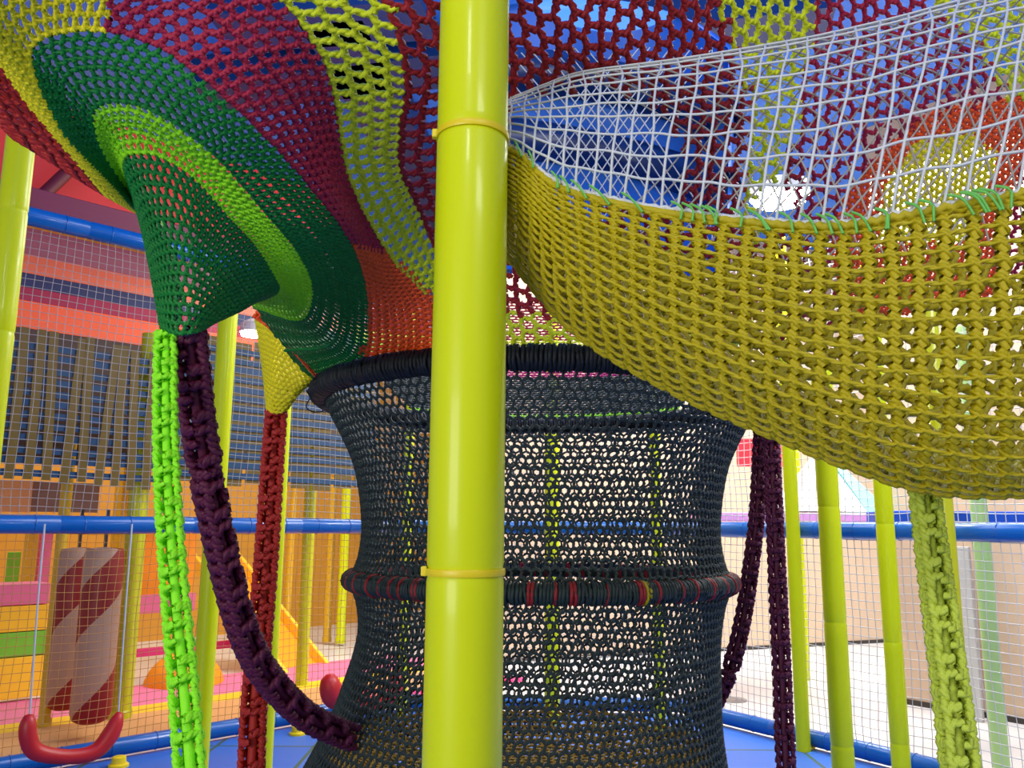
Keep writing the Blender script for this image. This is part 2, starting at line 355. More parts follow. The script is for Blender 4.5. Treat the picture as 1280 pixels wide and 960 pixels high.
# small yellow funnel and the orange edging cord
YF = [[(346,514,2.95),(335,512,2.92),(340,515,2.88),(350,515,2.87),(358,511,2.88),(357,508,2.93)],
      [(352,470,3.05),(331,470,2.95),(342,482,2.84),(358,486,2.82),(374,490,2.85),(372,478,2.98)],
      [(362,420,3.15),(327,432,2.98),(340,440,2.80),(362,450,2.76),(391,474,2.80),(394,466,2.96)],
      [(362,390,3.20),(320,392,3.0),(340,400,2.76),(366,425,2.70),(397,470,2.76),(398,465,2.95)]]
yfS = Surf(cg(YF), closed_u=True)
cr = crochet(yfS, [(0, 1), (1, 2), (2, 3)], 0, 6, .02, .017, HEX)
tb = TB(); tb.ply(cr[0][0], cr[0][1], .0044, .0034, 1.5, 5); tb.ply(cr[1][0], cr[1][1], .0044, .0034, 1, 5)
o = tb.build('small_funnel', Y_YEL, canopy); o['label'] = 'small yellow funnel left of the black hoop'
def cord_mesh(path, rad, around, sh, r_ply, off, name, m, parent, tmpl=BARS, wamp=.006):
    S = tube_surface(path, rad); k = len(path)
    cr = crochet(S, [(0, k-1)], 0, S.C-1, 2*PI*float(np.mean(rad))/around, sh, tmpl, wamp=wamp, wob=.05)
    tb = TB()
    for i, c in enumerate(cr): tb.ply(c[0], c[1], r_ply, off, 1.2, 6)
    return tb.build(name, m, parent)
o = cord_mesh(spline([W(318, 392, 2.5), W(340, 408, 2.5), W(368, 436, 2.55), W(398, 470, 2.72)], 14), .008, 4, .014, .0035, .002, 'edging_cord', Y_ORG, canopy, wamp=.002); o['label'] = 'orange edging cord'
# ================================================================== yellow hammock
HM = [
 [(566,178,1.44),(640,188,1.36),(700,234,1.29),(820,264,1.20),(950,280,1.12),(1050,284,1.06),(1150,268,1.02),(1290,242,1.00),(1420,215,1.0)],
 [(565,190,1.43),(640,222,1.33),(703,276,1.25),(817,326,1.15),(947,358,1.075),(1052,374,1.02),(1155,378,.985),(1292,370,.965),(1420,350,.97)],
 [(565,208,1.43),(640,258,1.33),(706,330,1.24),(818,400,1.14),(946,452,1.06),(1054,484,1.005),(1160,502,.975),(1295,508,.955),(1420,490,.96)],
 [(566,228,1.46),(638,300,1.36),(712,388,1.27),(830,465,1.165),(952,522,1.09),(1055,564,1.04),(1165,596,1.02),(1295,604,1.01),(1420,585,1.02)],
 [(568,240,1.52),(636,324,1.44),(718,415,1.36),(840,488,1.26),(958,541,1.18),(1060,582,1.13),(1168,613,1.11),(1297,613,1.10),(1420,592,1.12)],
 [(570,228,1.62),(642,300,1.62),(728,375,1.60),(850,446,1.56),(966,503,1.51),(1066,543,1.47),(1176,570,1.44),(1300,570,1.44),(1420,548,1.44)],
 [(572,205,1.68),(648,262,1.75),(738,318,1.76),(858,370,1.75),(975,400,1.72),(1075,415,1.69),(1180,425,1.67),(1302,420,1.66),(1420,400,1.66)],
 [(572,190,1.70),(652,236,1.80),(742,280,1.84),(862,312,1.84),(980,325,1.82),(1080,325,1.80),(1185,315,1.79),(1305,300,1.78),(1420,280,1.78)]]
hamS = Surf(cg(HM))
ham = thing('yellow_hammock', 'large golden yellow crocheted hammock sagging in front of the drum at right', 'hammock', W(1000, 560, 1.2))
cr = crochet(hamS, [(0, 7)], .0, 8, .0375, .0186, BAR1, wamp=.009, wob=.05, keep=lambda v, u, P: v < 4.7)
tb = TB()
Pc, Nc = cr[0][0], cr[0][1]
tb.ply(Pc, Nc, .0047, .0043, 1., 6)
tb.ply(cr[1][0], cr[1][1], .0023, .0014, 1., 5)
# knot wrapped round each wale where the bars cross
mid = Pc[:, 2]; T = unit(Pc[:, 3]-Pc[:, 1]); n_ = Nc[:, 2]; b_ = np.cross(T, n_); a = np.linspace(0, 2*PI, 9, endpoint=False)
kn = mid[:, None]+(np.cos(a)[None, :, None]*b_[:, None]*.0088+np.sin(a)[None, :, None]*n_[:, None]*.0088)+(np.cos(a)*.004)[None, :, None]*T[:, None]
tb.add(kn, .0034, None, 5, True)
tb.build('net_bag', Y_GOLD, ham)
bw = crochet(hamS, [(4.7, 7)], 0., 8, .043, .036, HEX, wamp=.006, wob=.12); tb2 = TB(); tb2.ply(bw[0][0], bw[0][1], .0068, .0055, 1., 6); tb2.ply(bw[1][0], bw[1][1], .006, .005, 1., 6); tb2.build('back_net', Y_GOLD, ham)['label'] = 'loose far side of the net bag'
rim = np.stack([hamS(np.zeros(60), np.linspace(0, 8, 60))]); 
tb = TB(); tb.ply(rim, np.tile(np.array([0, -1., 0]), (1, 60, 1)), .006, .005, 30, 6)
o = tb.build('rim_cord', Y_GOLD, ham)
# green lacing stitches along the rim
LACE = yarn('mint_lace', (112, 190, 84))
for u in np.sort(RNG.uniform(.5, 7.6, 34)):
    p0 = hamS(np.array([0.]), np.array([u]))[0]; p1 = hamS(np.array([.0]), np.array([u+.2]))[0]; dn = hamS(np.array([.12]), np.array([u+RNG.uniform(.06, .2)]))[0]
    tb = TB(); tb.add(spline([p0+np.array([0, -.002, .018]), (p0*.6+p1*.4)+np.array([0, -.014, .006]), dn+np.array([0, -.012, -.002])], 6)[None], .0019, None, 5); tb.build('lacing_stitch', LACE, ham)
# ================================================================== white net sleeve laced on the hammock rim
def rimp(u, dy=0, dd=0):
    P = hamS(np.array([0.]), np.array([float(u)]))[0]; x, y, z = proj(P[None]); return W(x[0], y[0]+dy, z[0]+dd)
us = [.5, 1, 1.6, 2.2, 3, 4, 5, 6, 7, 8]
fold = [(592,138),(640,124),(720,92),(800,82),(930,62),(1030,44),(1140,18),(1240,-10),(1330,-30),(1450,-50)]
rows = [[], [], [], [], [], [], []]
dxs = [0, 4, 8, 12, 25, 40, 50, 55, 55, 50]
for u, dx_ in zip(us, dxs):
    a0 = rimp(u); x, y, z = (float(q[0]) for q in proj(a0[None])); fx = x+dx_; fy = float(np.interp(fx, [f[0] for f in fold], [f[1] for f in fold]))
    zf = z+.30
    rows[0].append(a0); rows[1].append(W(x+.3*(fx-x), y+.3*(fy-y), z+.0)); rows[2].append(W(x+.65*(fx-x), y+.65*(fy-y), z+.06))
    rows[3].append(W(x+.93*(fx-x), y+.93*(fy-y), z+.17)); rows[4].append(W(fx, fy, zf))
    rows[5].append(W(fx+14, fy+34, zf+.16)); rows[6].append(W(fx+30, fy+110, zf+.36))
# the sheet behind slopes down to the hammock's back rim
bk = hamS(np.full(len(us), 7.), np.array(us, float)); rows.append(list(bk))
wS = Surf(np.array(rows))
wn = thing('white_safety_net', 'white knotted safety net sleeve laced to the yellow hammock rim', 'net', rimp(4))
def grid_net(S, v0, v1, u0, u1, sp, r, diag=False, sv=None, sub=2):
    vs, lv, us_, lu, nr, nc = band_cells(S, v0, v1, u0, u1, sp, sv or sp); tb = TB()
    nrr, ncc = nr*sub+1, nc*sub+1
    fv = lambda t: np.interp(t, lv, vs); fu = lambda t: np.interp(t, lu, us_)
    def wobble(a, b): return .09*np.sin(1.9*a+1.1*np.sin(1.3*b)), .09*np.sin(2.3*b+1.7*np.sin(.8*a))
    if not diag:
        j, t = np.meshgrid(np.arange(nr+1.), np.linspace(0, nc, ncc), indexing='ij'); w1, w2 = wobble(j, t)
        tb.add(S(fv(np.clip((j+w1)/nr, 0, 1)), fu(np.clip((t+w2)/nc, 0, 1))), r, None, 4)
        i, t = np.meshgrid(np.arange(nc+1.), np.linspace(0, nr, nrr), indexing='ij'); w1, w2 = wobble(t, i)
        tb.add(S(fv(np.clip((t+w1)/nr, 0, 1)), fu(np.clip((i+w2)/nc, 0, 1))), r, None, 4)
    else:
        for sg in (1, -1):
            i, t = np.meshgrid(np.arange(-nr, nc+nr+1.), np.linspace(0, nr, nrr), indexing='ij'); uu = i+sg*t*.55
            ok = (uu.min(1) >= -1) & (uu.max(1) <= nc+1); i, t, uu = i[ok], t[ok], uu[ok]
            tb.add(S(fv(t/nr), fu(np.clip(uu/nc, 0, 1))), r, None, 4)
    return tb
o = grid_net(wS, 0, 4., 0, 9, .031, .0021, sub=5, sv=.046).build('front_sheet', Y_WHITE, wn)
o = grid_net(wS, 4., 7, 3.0, 9, .04, .0022, diag=True, sub=3).build('back_sheet', mat('grey_cord', (190, 185, 175), .6), wn); o['label'] = 'diagonal grey-white netting at the back'
tb = TB(); e = wS(np.zeros(80), np.linspace(0, 9, 80))[None]+np.array([0, 0, .006]); tb.ply(e, np.tile(np.array([0, -1., 0]), (1, 80, 1)), .003, .003, 34, 5)
tb.build('border_cord', Y_WHITE, wn)
t = thing('blue_vinyl_hood', 'blue vinyl hood with navy folds above the canopy opening by the pole', 'hood', W(760, 190, 3.1))
hg = [[(560,20,2.9),(680,0,3.2),(770,0,3.3),(850,20,3.2),(910,60,3.0)],[(560,120,2.9),(680,110,3.25),(770,110,3.35),(850,120,3.25),(910,140,3.05)],[(560,220,2.85),(680,215,3.2),(770,215,3.3),(850,220,3.2),(910,230,3.0)],[(560,330,2.75),(680,340,3.0),(770,345,3.1),(850,345,3.0),(905,340,2.85)]]
hS = Surf(cg(hg)); vv, uu = np.meshgrid(np.linspace(0, 3, 25), np.linspace(0, 4, 33), indexing='ij'); PH = hS(vv, uu).reshape(-1, 3); NH = hS.normal(vv, uu).reshape(-1, 3)
NH = NH*np.sign(((PH-EYE)*NH).sum(1))[:, None]; ii = np.arange(25*33).reshape(25, 33); q1 = np.stack([ii[:-1, :-1], ii[:-1, 1:], ii[1:, 1:], ii[1:, :-1]], -1).reshape(-1, 4); nH = len(PH)
edge = np.concatenate([ii[0, :], ii[1:, -1], ii[-1, -2::-1], ii[-2:0:-1, 0]]); e2 = np.roll(edge, -1)
mesh_np('panel', np.concatenate([PH, PH+NH*.03]), np.concatenate([q1, q1[:, ::-1]+nH, np.stack([edge, e2, e2+nH, edge+nH], -1)]), mat('hood_blue', (40, 112, 222), .45, bump=.1, bscale=4), t)
for (v0_, v1_, w_) in ((.75, 1.25, .085), (1.55, 2.15, .075)):
    pth = hS(np.linspace(v0_, v1_, 24), np.linspace(.1, 3.9, 24))+np.array([0, -.03, 0]); tb = TB(); tb.add(pth[None], w_, None, 12); tb.build('padded_fold', NAVY, t)['label'] = 'navy padded fold'
# finer diamond net further up
dS = Surf(np.array([[W(610, 70, 2.7), W(730, 60, 2.8), W(890, 60, 2.9)], [W(610, 180, 2.5), W(730, 170, 2.6), W(890, 170, 2.7)], [W(610, 290, 2.3), W(730, 300, 2.4), W(890, 300, 2.5)]]))
o = grid_net(dS, 0, 2, 0, 2, .036, .0021, diag=True).build('diamond_net', Y_WHITE); tag(o, 'fine white diamond net stretched under the blue ceiling opening', 'net')
# ================================================================== hanging crocheted ropes
def rope(label, pts, r0, r1, m, group=None, around=5, sh=.033, knot=None):
    path = spline([W(*p) for p in pts], 30); rad = np.linspace(r0, r1, 30)
    t = thing('crochet_rope', label, 'rope', path[-1], group)
    o = cord_mesh(path, rad, around, sh, .0058*r0/.02, .0042*r0/.02, 'chain_cord', m, t, wamp=.006)
    core = TB(); core.add(path[None], rad*.45, None, 8); core.build('core', m, t)
    return t
rope('bright neon lime crocheted rope hanging under the green funnel', [(208,412,1.72),(207,470,1.68),(208,560,1.63),(213,660,1.57),(221,760,1.53),(230,860,1.48),(240,985,1.42)], .0165, .021, Y_NEON)
rope('long dark purple rope curving from the green funnel to the drum foot', [(236,412,1.74),(242,470,1.76),(250,540,1.79),(264,620,1.83),(281,700,1.88),(302,780,1.95),(330,840,2.03),(375,890,2.16),(415,912,2.28),(443,922,2.36)], .027, .026, Y_PURP)
rope('brick red rope hanging under the small yellow funnel', [(346,512,2.92),(341,580,2.88),(336,660,2.84),(330,740,2.80),(322,830,2.75),(317,900,2.72),(314,975,2.68)], .028, .034, Y_BRICK)
rope('dark purple rope bending in to the right side of the drum', [(952,500,2.95),(950,560,2.92),(946,640,2.88),(938,710,2.85),(928,775,2.82),(913,835,2.78),(893,880,2.74)], .019, .022, Y_PURP)
rope('dark purple rope hanging straight, right of the drum', [(962,500,2.85),(964,560,2.82),(968,650,2.78),(972,740,2.74),(977,840,2.70),(980,920,2.66),(984,985,2.62)], .020, .024, Y_PURP)
rope('pale yellow-green rope hanging under the yellow hammock', [(1152,590,1.22),(1160,650,1.19),(1169,720,1.16),(1180,800,1.13),(1191,880,1.10),(1203,985,1.06)], .0145, .0185, Y_PALE, around=7, sh=.021)
# ================================================================== enclosure: poles, rails, nets
FOAM = mat('yellow_vinyl', (206, 216, 6), .34, bump=.05, bscale=14, coat=.14, spec=.25)
FOAMO = mat('olive_yellow_vinyl', (190, 190, 10), .3, bump=.06, bscale=14, coat=.2); FOAMD = mat('amber_vinyl', (215, 170, 20), .35, coat=.2)
FOAMG = mat('pale_green_vinyl', (170, 205, 130), .4)
TIE = mat('yellow_tie', (225, 200, 10), .4); BLUE = mat('blue_vinyl', (0, 92, 172), .3, bump=.05, bscale=12, coat=.3)
def pole(label, px, py, d, w, z0, z1, m, ties=(), group=None, lean=(0, 0), seams=()):
    b = W(px, py, d); rad = w/2*d/FPX; up = np.array([lean[0], lean[1], 1.]); up /= np.linalg.norm(up)
    base = b + up*((z0-b[2])/up[2]); t = thing('foam_pole', label, 'pole', base, group)
    H = (z1-z0)/up[2]; allp = list(ties)+[float(W(px, y, d)[2]-z0) for y in seams]; hs = sorted(set(list(np.linspace(0, H, 14))+[h+e for h in allp for e in (-.014, -.004, 0, .004, .014)]))
    pr = [(h, rad*(1-.05*max(0, 1-min([abs(h-q) for q in allp]+[9])/.012))) for h in hs]
    MB().lathe(base, up, pr, 40).build('foam_sleeve', m, t, smooth=True)
    for h in ties:
        c = base+up*h; q = MB().lathe(c-up*.005, up, [(0, rad*.97), (0, rad+.0015), (.002, rad+.0022), (.008, rad+.0022), (.010, rad+.0015), (.01, rad*.97)], 48, caps=False).build('zip_tie', TIE, t, smooth=True)
        MB().box(c+np.array([-rad-.007, -.016, -.006]), (.009, 0, 0), (0, .012, 0), (0, 0, .014)).build('tie_head', TIE, q, bevel=.002)
    return t, base, rad
mp = W(585, 480, 1.235); 
zt = [W(590, 172, 1.30)[2], W(576, 714, 1.2)[2]]
pole('glossy yellow foam pole in front of the dark drum, running top to bottom', 585.5, 480, 1.235, 93, 0, 3.2, FOAM, ties=(zt[0], zt[1]), lean=(.0, .0))
pole('yellow foam pole below the red canopy edge at the far left', 12, 300, 3.2, 34, 0, 3.1, FOAM, seams=(262, 420))
pole('yellow foam pole right behind the lime rope', 268, 650, 4.2, 24, 0, 2.62, FOAM)
pole('yellow foam pole behind the brick red rope', 347, 640, 4.5, 20, 0, 2.3, FOAM)
pole('slim olive foam pole beyond the blue rail, left of the drum', 384, 700, 7.2, 15, 0, 2.6, FOAMO)
pole('yellow foam pole standing in the net wall beside the straight purple rope', 995, 740, 5.25, 17, 0, 3.3, FOAM)
pole('yellow foam pole coming down below the hammock, second right of the drum', 1043, 760, 3.95, 27, 0, 2.2, FOAM, seams=(633, 777, 924))
pole('bright yellow foam pole clamped to the right blue rail', 1112, 740, 4.55, 22, 0, 3.0, FOAM, seams=(655, 801, 921))
pole('olive green pole just behind the pale yellow-green rope', 1190, 740, 4.4, 19, 0, 2.6, FOAMO)
pole('pale green pole outside the right net, beside the grey panel', 1236, 780, 4.9, 20, 0, 2.6, FOAMG)
pole('bright yellow foam pole standing directly behind the drum, right of the front pole', 690, 740, 5.9, 19, 0, 3.0, FOAM)
pole('slim yellow foam pole behind the drum, left of the front pole', 506, 740, 6.1, 13, 0, 3.0, FOAM)
pole('yellow foam pole behind the right half of the drum', 822, 740, 5.7, 14, 0, 3.0, FOAM)
A = G(50, 950, .06); B = G(430, 885, .06); Cc = G(895, 893, .06); Dd = G(1150, 955, .06)
def lp(P, Q, s): return P+(Q-P)*s
L0 = lp(A, B, -1.6); L1 = lp(A, B, 1.18); R1 = lp(Cc, Dd, -.25); R0 = lp(Cc, Dd, 2.6)
L0[2] = L1[2] = R1[2] = R0[2] = 0
PY = np.array([L0, L1, R1, R0])
def rail(label, P, Q, z, r, m, cat='rail', gap=.16):
    P = np.array([P[0], P[1], z]); Q = np.array([Q[0], Q[1], z]); L = np.linalg.norm(Q-P)
    hs = [0]; k = gap
    pr = []
    n = int(L/.9)+1
    for i in range(n):
        h0, h1 = L*i/n, L*(i+1)/n
        pr += [(h0+.001, r*.93), (h0+.012, r), (h1-.012, r), (h1-.001, r*.93)]
    t = thing('foam_rail', label, cat, P); MB().lathe(P, Q-P, pr, 20).build('foam_sleeve', m, t, smooth=True)
    tb = TB(); d = unit((Q-P)[None])[0]; b1 = np.cross(d, (0, 0, 1.)); a = np.linspace(0, 2*PI, 20, endpoint=False)
    L_ = []
    for i in range(n*3):
        c = P+d*(L*(i+.5)/(n*3)); L_.append(c+(r+.001)*(np.cos(a)[:, None]*b1+np.sin(a)[:, None]*np.array([0, 0, 1.])))
    for q in L_: tbx = TB(); tbx.add(q[None], .003, None, 4, True); tbx.build('zip_tie', m, t)
    return t
ZR = 1.335
rail('blue foam rail at eye level on the left net wall', L0, L1, ZR, .052, BLUE); rail('blue foam rail at eye level behind the drum', L1, R1, ZR, .052, BLUE); rail('blue foam rail at eye level on the right net wall', R1, R0, ZR, .052, BLUE)
rail('blue foam pipe along the floor on the left', L0, L1, .06, .05, BLUE); rail('blue foam pipe along the floor behind the drum', L1, R1, .06, .05, BLUE); rail('blue foam pipe along the floor on the right', R1, R0, .06, .05, BLUE)
# height of the upper rail on the left: where the sight line of pixel (100,286) meets the left wall plane
tl = unit(((B-A)*np.array([1, 1, 0]))[None])[0]; nl = np.array([-tl[1], tl[0], 0])           # outward normal of the left wall
if nl@(np.array([0., 3, 0])-A) > 0: nl = -nl
def LB(x, y, n):
    r = ray(x, y); t = ((A+nl*n-EYE)@nl)/(r@nl); return EYE+r*t
ztop = LB(100, 285, 0)[2]
rail('upper blue foam rail along the top of the left net', L0, L1, ztop, .055, BLUE)
NETM = mat('net_cord', (200, 198, 195), .6)
def wall_net(label, P, Q, z0, z1, sp, r, m, amp=.02, ph=0.):
    P = np.array([P[0], P[1], 0]); Q = np.array([Q[0], Q[1], 0]); L = np.linalg.norm((Q-P)); d = (Q-P)/L; n = np.array([-d[1], d[0], 0])
    tb = TB(); ns = max(2, int(L/sp)); nz = max(2, int((z1-z0)/sp))
    def pt(s, z): return P+d*s[..., None]+np.array([0, 0, 1.])*z[..., None]+n*(amp*np.sin(2.1*s+ph)*np.sin(1.7*z+ph)+.004*np.sin(17*z+9*s))[..., None]+d*(.008*np.sin(6*z+5*s+ph))[..., None]
    s, z = np.meshgrid(np.linspace(0, L, ns+1), np.linspace(z0, z1, max(nz//2, 3)), indexing='ij'); tb.add(pt(s, z), r, None, 4)
    z, s = np.meshgrid(np.linspace(z0, z1, nz+1), np.linspace(0, L, max(ns//2, 3)), indexing='ij'); tb.add(pt(s, z+.006*np.sin(7*s)), r, None, 4)
    o = tb.build('safety_net', m); tag(o, label, 'net'); return o
wall_net('white square-mesh safety net on the left, above the blue rail', L0, L1, ZR+.05, ztop-.05, .046, .0019, mat('grey_net_cord', (158, 154, 150), .6))
wall_net('square-mesh safety net on the left, below the blue rail', L0, L1, .1, ZR-.05, .046, .0017, mat('tan_net_cord', (190, 135, 70), .6), ph=1.)
wall_net('square-mesh safety net behind the drum', L1, R1, .1, 3.2, .05, .0022, NETM, ph=.5)
wall_net('white square-mesh safety net on the right, below the blue rail', R1, R0, .1, ZR-.05, .05, .0024, NETM, ph=2.)
wall_net('white square-mesh safety net on the right, above the blue rail', R1, R0, ZR+.05, 3.2, .05, .0028, NETM, ph=3.)
# ================================================================== floors, walls, ceiling
def floor_mat_material():
    m = mat('blue_mat', (62, 120, 205), .42, bump=.1, bscale=6); nt = m.node_tree; b = nt.nodes['Principled BSDF']
    tc = nt.nodes.new('ShaderNodeTexCoord'); br = nt.nodes.new('ShaderNodeTexBrick'); br.offset = 0
    br.inputs['Scale'].default_value = 1.; br.inputs['Brick Width'].default_value = .6; br.inputs['Row Height'].default_value = .6; br.inputs['Mortar Size'].default_value = .012
    br.inputs['Color1'].default_value = srgb((52, 108, 200)); br.inputs['Color2'].default_value = srgb((60, 118, 208)); br.inputs['Mortar'].default_value = srgb((70, 100, 80))
    nt.links.new(tc.outputs['Object'], br.inputs['Vector']); nt.links.new(br.outputs['Color'], b.inputs['Base Color']); return m
mbp = [tuple(L0), tuple(L1), tuple(R1), tuple(R0), (4.5, -1.5, 0), (-4.5, -1.5, 0)]
V = [(p[0], p[1], -.03) for p in mbp]+[(p[0], p[1], 0) for p in mbp]; n = 6
o = mesh_py('floor_mat', V, [tuple(range(n))[::-1], tuple(range(n, 2*n))]+[(i, (i+1) % n, (i+1) % n+n, i+n) for i in range(n)], floor_mat_material()); tag(o, 'blue padded floor mat inside the netted enclosure', 'mat')
def slab(name, x0, y0, x1, y1, z0, z1, m):
    return struct(MB().box((x0, y0, z0), (x1-x0, 0, 0), (0, y1-y0, 0), (0, 0, z1-z0)).build(name, m))
slab('floor', -14, -4, 14, 18, -.12, -.03, mat('white_floor', (225, 220, 214), .35, bump=.03, bscale=3))
CZ = 4.9
slab('ceiling', -14, -4, 14, 18, CZ, CZ+.1, mat('blue_ceiling_paint', (48, 118, 228), .6, vary=.08, bscale=1.5))
# navy beams under the ceiling
for (p, q, lab) in [((300, 120), (980, 40), 'dark navy ceiling beam crossing above the canopy centre'), ((430, 60), (560, 300), 'dark navy ceiling beam behind the yellow-green stripe'), ((330, 40), (480, 30), 'dark navy ceiling beam behind the crimson panel'), ((640, 175), (860, 240), 'navy ceiling beam seen through the white net')]:
    a_, b_ = G(*p, CZ-.25), G(*q, CZ-.25); d_ = unit((b_-a_)[None])[0]; sd = np.cross(d_, (0, 0, 1.))*.22
    o = MB().box(a_-d_*.3-sd, (b_-a_)+d_*.6, 2*sd, (0, 0, .24)).build('ceiling_beam', NAVY); tag(o, lab, 'beam')
BEIGE = mat('beige_wall_paint', (205, 178, 148), .6, vary=.06, bscale=2.)
def vwall(name, P, Q, z0, z1, m, th=.08):
    P = np.array([P[0], P[1], z0]); Q = np.array([Q[0], Q[1], z0]); d = unit((Q-P)[None])[0]; nn = np.array([-d[1], d[0], 0])
    if nn@(P-EYE) < 0: nn = -nn
    return struct(MB().box(P, Q-P, nn*th, (0, 0, z1-z0)).build(name, m))
w1a, w1b = G(640, 828, -.03), G(1108, 803, -.03)
w0 = w1a-(w1b-w1a)*.02; w1c = w1b + (w1b-w1a)*.35
vwall('wall_back', w0, w1c, -.03, CZ, BEIGE)
w2a, w2b = G(1128, 879, -.03), G(1290, 907, -.03); vwall('wall_right', w2a, w2b+(w2b-w2a)*1.2, -.03, CZ, BEIGE)
vwall('trim_back', w0+np.array([0, -.012, 0]), w1c+np.array([0, -.012, 0]), -.03, .01, mat('dark_trim', (60, 52, 45), .6), th=.01)
vwall('trim_right', w2a+np.array([-.01, -.012, 0]), w2b+(w2b-w2a)*1.2+np.array([-.01, -.012, 0]), -.03, .01, MATS['dark_trim'], th=.01)
# things beyond the right net
g0, g1 = G(1186, 894, -.03), G(1232, 903, -.03); d_ = unit((g1-g0)[None])[0]; nn = np.array([-d_[1], d_[0], 0]); 
if nn@(g0-EYE) < 0: nn = -nn
t = thing('grey_panel', 'pale grey panel standing against the beige wall at right', 'panel', g0)
MB().box(g0-nn*.04, (g1-g0), nn*.035, (0, 0, 1.25)).build('board', mat('grey_board', (180, 180, 178), .5), t, bevel=.006)
MB().box(g0-nn*.05, (g1-g0)*.06, nn*.05, (0, 0, 1.27)).build('edge_strip', mat('grey_strip', (160, 165, 165), .5), t)
c0 = G(915, 875, -.03)
MB().lathe(c0, (0, 0, 1), [(0, .12), (.006, .12), (.006, .09), (.01, .085), (.01, .0)], 28).build('floor_drain', mat('drain_metal', (150, 150, 150), .35, metal=.7), smooth=True); tag(bpy.data.objects['floor_drain'], 'round metal drain cover in the white floor', 'drain')
cs = VY(1025, 640, 7.2)
t = thing('soft_pyramid', 'white soft-play pyramid with a teal side beyond the right rail', 'play block', cs)
yb = cs[2]; hw = .36; hh = VY(1025, 560, 7.2)[2]-yb
MB().add([(cs[0]-hw, cs[1]-hw, yb), (cs[0]+hw*.7, cs[1]-hw, yb), (cs[0]+hw*.7, cs[1]+hw, yb), (cs[0]-hw, cs[1]+hw, yb), (cs[0]+.02, cs[1], yb+hh)], [(3, 2, 1, 0), (0, 1, 4), (1, 2, 4), (2, 3, 4), (3, 0, 4)]).build('white_side', mat('white_vinyl', (240, 240, 245), .4), t)
MB().add([(cs[0]+hw*.7+.005, cs[1]-hw, yb), (cs[0]+hw*1.25, cs[1]-hw, yb), (cs[0]+hw*1.25, cs[1]+hw, yb), (cs[0]+hw*.7+.005, cs[1]+hw, yb), (cs[0]+.05, cs[1], yb+hh)], [(3, 2, 1, 0), (0, 1, 4), (1, 2, 4), (2, 3, 4), (3, 0, 4)]).build('teal_side', mat('teal_vinyl', (120, 215, 215), .4), t)
# platform carrying it
pz = yb
def box_px(name, label, cat, x0, x1, y0, y1, Y, depth, m, group=None, bevel=.01):
    """a block whose front face spans those sight lines at forward distance Y"""
    a_ = VY(x0, (y0+y1)/2, Y); b_ = VY(x1, (y0+y1)/2, Y); zt_, zb = VY((x0+x1)/2, y0, Y)[2], VY((x0+x1)/2, y1, Y)[2]
    o = MB().box((a_[0], Y, zb), (b_[0]-a_[0], 0, 0), (0, depth, 0), (0, 0, zt_-zb)).build(name, m, bevel=bevel)
    if label: tag(o, label, cat, group)
    return o
box_px('soft_play_step', 'lilac pink soft step under the white pyramid', 'play block', 895, 1085, 641, 652, 6.75, 1.1, mat('lilac_vinyl', (215, 150, 215), .4))
box_px('soft_play_step', 'deep blue soft block behind the right rail', 'play block', 1115, 1290, 639, 656, 5.4, .4, mat('deep_blue_vinyl', (10, 80, 200), .4))
box_px('red_play_panel', 'red panel high behind the two purple ropes', 'panel', 922, 985, 548, 583, 7.6, .06, mat('red_vinyl', (205, 30, 45), .4))
pole('bright yellow foam pole beyond the right net, left of the white pyramid', 989, 560, 8.0, 18, -.03, 3.4, FOAM, group=None)
pole('yellow foam pole beyond the right net, above the deep blue block', 1172, 620, 5.9, 14, -.03, 3.2, FOAM)
# ---- left side, beyond the net
def facade(name, label, cat, x0, x1, y0, y1, n, th, m, bevel=.006, xr=None):
    """board running parallel to the left net wall at distance n behind it, heights taken at the left pixel column"""
    xr = x0 if xr is None else xr
    P = LB(x0, (y0+y1)/2, n); Q = LB(x1, (y0+y1)/2, n); zt_, zb = LB(xr, y0, n)[2], LB(xr, y1, n)[2]
    P[2] = Q[2] = zb
    o = MB().box(P, Q-P, nl*th, (0, 0, zt_-zb)).build(name, m, bevel=bevel)
    if label: tag(o, label, cat)
    return o
def V_(n, c, **k): return mat(n, c, .5, **k)
facade('fabric_band', 'maroon fabric band above the upper left blue rail', 'banner', -120, 330, 249, 277, .12, .03, V_('maroon_fabric', (125, 35, 60)), xr=100)
facade('red_canopy_panel', 'big red-orange fabric ceiling panel behind the upper left pole', 'panel', -160, 420, 140, 262, 1.0, .05, V_('red_orange_fabric', (235, 58, 45)), xr=100)
a_, b_ = LB(58, 240, .8), LB(95, 205, .8); d_ = b_-a_
o = MB().lathe(a_-d_*.3, d_*1.6, [(0, .045), (float(np.linalg.norm(d_))*1.6, .045)], 14).build('roof_strut', V_('dark_red_strut', (110, 25, 35)), smooth=True); tag(o, 'dark red slanted strut under the red ceiling panel', 'strut')
for nm, lab, y0, y1, c in (('fascia_board', 'mauve fascia board seen through the upper left net', 299, 331, (160, 110, 130)), ('fascia_board', 'peach fascia board under the mauve one', 331, 354, (235, 130, 95)), ('fascia_board', 'navy fascia board between peach and crimson ones', 354, 371, (25, 48, 100)), ('fascia_board', 'crimson fascia board below the navy one', 371, 387, (165, 25, 70)), ('fascia_board', 'orange fascia board above the strap net', 387, 428, (255, 105, 50))):
    facade(nm, lab, 'board', -160, 470, y0, y1, 2.0, .05, V_('board_%d' % y0, c), xr=100, bevel=.003)
